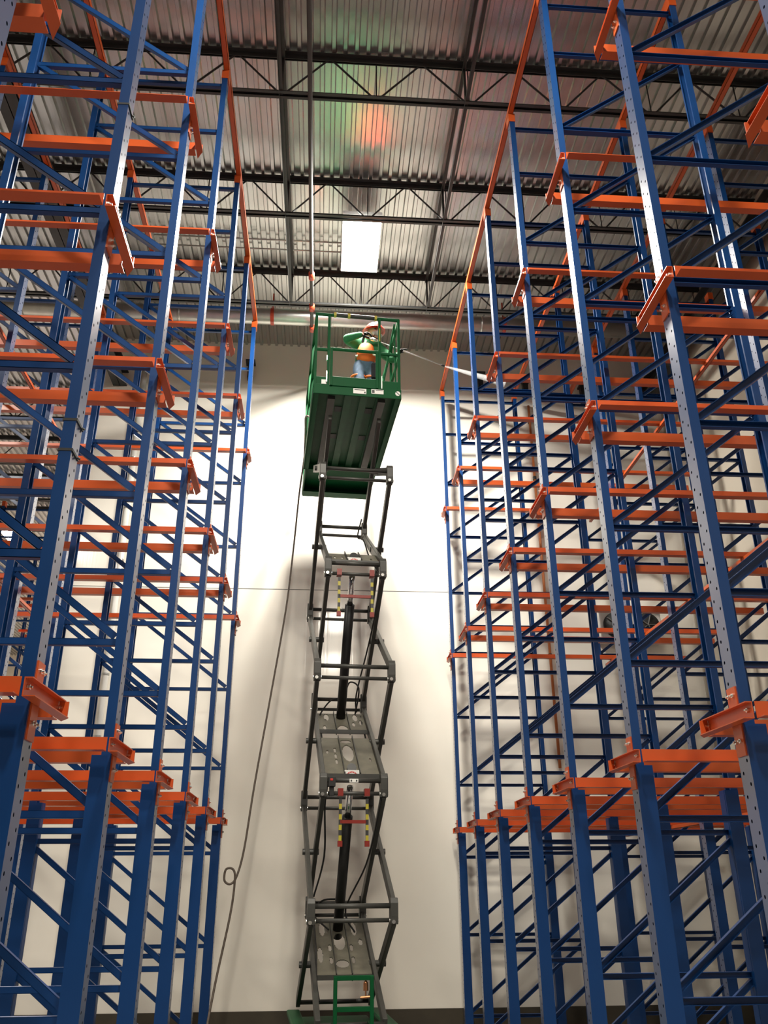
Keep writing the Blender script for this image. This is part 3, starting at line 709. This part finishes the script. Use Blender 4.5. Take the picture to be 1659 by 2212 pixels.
def build_worker():
    t = thing('person', 'worker in red hard hat, green sleeves, orange vest and jeans spraying from the platform', 'person', (.50, 10.72, 8.08))
    # joints (local): x right, y away, z up; facing right and towards the viewer
    J = dict(pelvis=(0, 0, .86), waist=(.0, -.01, .98), chest=(.04, -.03, 1.16), upper=(.06, -.04, 1.26), neck=(.10, -.06, 1.34), head0=(.12, -.08, 1.42), head1=(.13, -.09, 1.50),
             shR=(-.12, -.05, 1.30), elR=(-.30, -.22, 1.25), wrR=(-.03, -.36, 1.25), shL=(.23, -.0, 1.24), elL=(.42, -.08, .98), wrL=(.52, -.14, 1.08),
             hipR=(-.09, -.02, .82), knR=(-.06, -.10, .46), anR=(-.12, .0, .10), toeR=(-.10, -.14, .045), hipL=(.09, .01, .82), knL=(.14, -.04, .46), anL=(.15, .08, .10), toeL=(.22, -.04, .045))
    names = list(J); idx = {n: i for i, n in enumerate(names)}
    E_ = [('pelvis', 'waist'), ('waist', 'chest'), ('chest', 'upper'), ('upper', 'neck'), ('neck', 'head0'), ('head0', 'head1'), ('upper', 'shR'), ('shR', 'elR'), ('elR', 'wrR'), ('upper', 'shL'), ('shL', 'elL'), ('elL', 'wrL'),
          ('pelvis', 'hipR'), ('hipR', 'knR'), ('knR', 'anR'), ('anR', 'toeR'), ('pelvis', 'hipL'), ('hipL', 'knL'), ('knL', 'anL'), ('anL', 'toeL')]
    R_ = dict(pelvis=(.15, .11), waist=(.145, .105), chest=(.16, .115), upper=(.13, .09), neck=.055, head0=.075, head1=.085, shR=.075, elR=.052, wrR=.033, shL=.075, elL=.05, wrL=.033, hipR=.095, knR=.066, anR=.045, toeR=.042, hipL=.095, knL=.066, anL=.045, toeL=.042)
    def thin(n): return R_[n] if n in ('head0', 'head1', 'neck', 'wrR', 'wrL') else (tuple(c*.68 for c in R_[n]) if isinstance(R_[n], tuple) else R_[n]*.72)
    body = skin_obj('body', [J[n] for n in names], [(idx[a], idx[b]) for a, b in E_], [thin(n) for n in names], skin, t)
    def seg(name, ns, grow, m, ends=None):
        vs = [Vector(J[n]) for n in ns]; rr = []
        for n in ns:
            q = R_[n]; rr.append(tuple(c+grow for c in q) if isinstance(q, tuple) else q+grow)
        return skin_obj(name, vs, [(i, i+1) for i in range(len(ns)-1)], rr, m, t)
    # shirt: torso and sleeves as one skinned tree
    sn = ['pelvis', 'waist', 'chest', 'upper', 'shR', 'elR', 'wrR', 'shL', 'elL', 'wrL', 'neck']
    si = {n: i for i, n in enumerate(sn)}
    def grow(q, g): return tuple(c+g for c in q) if isinstance(q, tuple) else q+g
    skin_obj('shirt', [J[n] for n in sn], [(si[a], si[b]) for a, b in (('pelvis', 'waist'), ('waist', 'chest'), ('chest', 'upper'), ('upper', 'shR'), ('shR', 'elR'), ('elR', 'wrR'), ('upper', 'shL'), ('shL', 'elL'), ('elL', 'wrL'), ('upper', 'neck'))], [grow(R_[n], .026 if n in ('shR', 'shL', 'elR', 'elL') else .012 if n not in ('neck', 'wrR', 'wrL') else .010) for n in sn], shirt, t)
    vn = ['waist', 'chest', 'upper']; Jw = [Vector(J['waist'])-Vector((0, 0, .10)), Vector(J['chest']), Vector(J['upper'])+Vector((0, 0, .02))]
    vest = skin_obj('vest', Jw, [(0, 1), (1, 2)], [(.200, .155), (.205, .158), (.150, .125)], vest_m, t)
    MB().tube([(-.13, -.11, 1.02), (.0, -.16, 1.04), (.17, -.10, 1.06)], .016, 8).tube([(-.03, -.15, 1.05), (.02, -.16, 1.28)], .014, 8).build('reflective_band', mat('reflective_band', (.85, .85, .7), .3), vest)
    pn = ['waist', 'pelvis', 'hipR', 'knR', 'anR', 'hipL', 'knL', 'anL']; pi_ = {n: i for i, n in enumerate(pn)}
    jr = skin_obj('jeans', [Vector(J['waist'])+Vector((0, 0, .04))]+[J[n] for n in pn[1:]], [(pi_[a], pi_[b]) for a, b in (('waist', 'pelvis'), ('pelvis', 'hipR'), ('hipR', 'knR'), ('knR', 'anR'), ('pelvis', 'hipL'), ('hipL', 'knL'), ('knL', 'anL'))], [grow(R_[n], .014) for n in pn], jeans, t, root=1)
    for a, b in (('hipR', 'knR'), ('hipL', 'knL')):
        p = Vector(J[a])-Vector((0, 0, .12)); q = p+Vector((0, 0, -.025))
        MB().tube([p, q], .118, 18).build('harness_strap', vest_m, t, True)
    MB().box(.10, .22, -.16, -.08, .60, .90).build('tool_pouch', pad_m, t, bevel=.03)
    for a, b in (('anR', 'toeR'), ('anL', 'toeL')):
        A = Vector(J[a]); B = Vector(J[b]); d = (B-A); d.z = 0; d.normalize()
        skin_obj('boot', [A+Vector((0, 0, .05)), A-Vector((0, 0, .03)), Vector((A.x, A.y, .05))+d*.10, Vector((A.x, A.y, .045))+d*.18], [(0, 1), (1, 2), (2, 3)], [.058, .058, .052, .042], boot_m, t)
    # head: turned towards the lance (right and to the viewer)
    hd = place('head', None, t, (.14, -.09, 1.46), 0); hd.rotation_euler = (math.radians(4), 0, math.radians(28)); hd.scale = (1.2, 1.2, 1.15)
    # face features on local -y side
    hm = MB().ball((0, 0, 0), .1, (.80, .95, 1.12), 24); hm.ball((0, -.02, -.075), .06, (1.0, 1.05, .75), 16)
    h = hm.build('face', skin, hd, True)
    MB().ball((-.032, -.088, .015), .012).ball((.032, -.088, .015), .012).build('eye', dark_ink, hd, True)
    MB().ball((0, -.100, -.012), .016, (.8, 1, 1.6)).build('nose', skin, hd, True)
    for s in (-1, 1): MB().ball((s*.082, .005, -.005), .024, (.4, .8, 1.2)).build('ear', skin, hd, True)
    MB().tube([(-.022, -.092, -.058), (0, -.098, -.060), (.022, -.092, -.058)], .005, 6).build('mouth', red_ink, hd, True)
    rs = MB().ball((0, -.095, -.045), .042, (1.0, .8, .85), 16).ball((-.05, -.085, -.06), .026, (1, 1, 1), 12).ball((.05, -.085, -.06), .026, (1, 1, 1), 12)
    rs.build('respirator', grey_m, hd, True)
    MB().tube([(-.080, .01, -.03), (-.05, -.075, -.105), (0, -.085, -.125), (.05, -.075, -.105), (.080, .01, -.03)], .006, 6).build('chin_strap', glove_m, hd)
    hh = MB()
    hh.ball((0, .005, .035), .125, (.92, 1.08, .95), 28, zmin=0.0)
    ring_o = []; n = 32; v = []
    for k in range(n):
        a = 2*PI*k/n
        for (ra, z) in ((.112, .04), (.148, .024), (.148, .018), (.112, .03)): v.append((ra*math.cos(a)*.95, ra*math.sin(a)*1.1+.0, z))
    f = []
    for k in range(n):
        for q in range(4): f.append((k*4+q, k*4+(q+1) % 4, ((k+1) % n)*4+(q+1) % 4, ((k+1) % n)*4+q))
    hh.add(v, f); hh.tube([(0, -.12, .09), (0, -.05, .148), (0, .05, .150), (0, .12, .09)], .012, 8)
    hh.build('hard_hat', helm_m, hd, True)
    # hands with fingers
    def hand(wr, dirv, palm_n, m, curl=1.0, side=1):
        wr = Vector(wr); d = Vector(dirv).normalized(); n_ = Vector(palm_n).normalized(); s_ = d.cross(n_).normalized()
        vs = [wr, wr+d*.04, wr+d*.085]; es = [(0, 1), (1, 2)]; rs_ = [.028, (.036, .022), (.036, .020)]
        hb = skin_obj('hand', vs, es, rs_, m, t)
        for i in range(4):
            base = wr+d*.07+s_*(-.027+.018*i); L = (.032, .036, .034, .027)[i]
            p = [base]; ang = .5*curl; dd = d.copy()
            for k in range(3):
                dd = (dd*math.cos(ang)+n_*math.sin(ang)).normalized() if k == 0 else (dd+n_*.85*curl).normalized()
                p.append(p[-1]+dd*L*(1-.15*k))
            skin_obj('finger', p, [(0, 1), (1, 2), (2, 3)], [.0095, .009, .0085, .0075], m, hb, sub=1)
        b0 = wr+d*.02-s_*.03*side
        p = [b0, b0+(d*.5-s_*side*.8+n_*.4).normalized()*.035, b0+(d*.9-s_*side*.5+n_*.9).normalized()*.06]
        skin_obj('thumb', p, [(0, 1), (1, 2)], [.012, .010, .009], m, hb, sub=1)
    hand(J['wrR'], (.9, -.15, .05), (.1, .2, -1), glove_m, 1.0, 1)
    hand(J['wrL'], (.5, -.35, .5), (.7, .2, -.5), glove_m, 1.0, -1)
    return t
build_worker()
# spray lance and its mist
A = Vector((.44, 10.37, 9.315)); B = Vector((1.80, 11.2, 9.38))
t = thing('spray_lance', 'long thin spray lance held by the worker pointing right', 'spray lance', (0, 0, 0))
LANCE_A, LANCE_B = A, B
d = (B-A).normalized()
MB().tube([A+d*.1, B], .008, 10).build('lance_tube', galv, t, True)
MB().tube([A-d*.02, A+d*.14], .018, 12).bar(A+d*.05+Vector((0, 0, 0)), A+d*.02+Vector((.0, 0, -.12)), .022, .03).build('trigger_grip', black_m, t)
MB().tube([A+d*.18, A+d*.34], .026, 14).build('gun_body', bolt_m, t, True)
MB().tube([B-d*.06, B], [.012, .016], 10).build('nozzle', black_m, t, True)
mist_m = bpy.data.materials.new('spray_mist'); mist_m.use_nodes = True
nt = mist_m.node_tree; nt.nodes.clear(); out = nt.nodes.new('ShaderNodeOutputMaterial'); vol = nt.nodes.new('ShaderNodeVolumePrincipled')
vol.inputs['Color'].default_value = (1, 1, 1, 1); vol.inputs['Density'].default_value = 7.0; nt.links.new(vol.outputs[0], out.inputs['Volume'])
C2 = B+Vector((.98, .05, -.26))
o = MB().tube([B+d*.01, B+(C2-B)*.3, C2], [.012, .030, .065], 16).build('spray_mist', mist_m, None, True)
tag(o, 'white mist jet leaving the spray lance towards the right rack', 'spray')
o['kind'] = 'stuff'
# evaporator unit in the right rack corner
t = thing('evaporator_unit', 'pale fan coil unit hung on the wall behind the right rack', 'cooling unit', (5.93*K, WY-.02, 6.6*K))
MB().box(-.55, .55, -.24, .02, -.28, .28).build('casing', white_pipe, t, bevel=.02)
for x in (-.28, .28):
    fo = MB().tube([(x, -.24, 0), (x, -.28, 0)], .22, 28).build('fan_ring', dark_ink, t, True)
    b = MB()
    for k in range(5):
        a = 2*PI*k/5; b.bar((x, -.285, 0), (x+.2*math.cos(a), -.285, .2*math.sin(a)), .006, .07, (0, 1, 0))
    b.build('fan_blades', galv, fo)
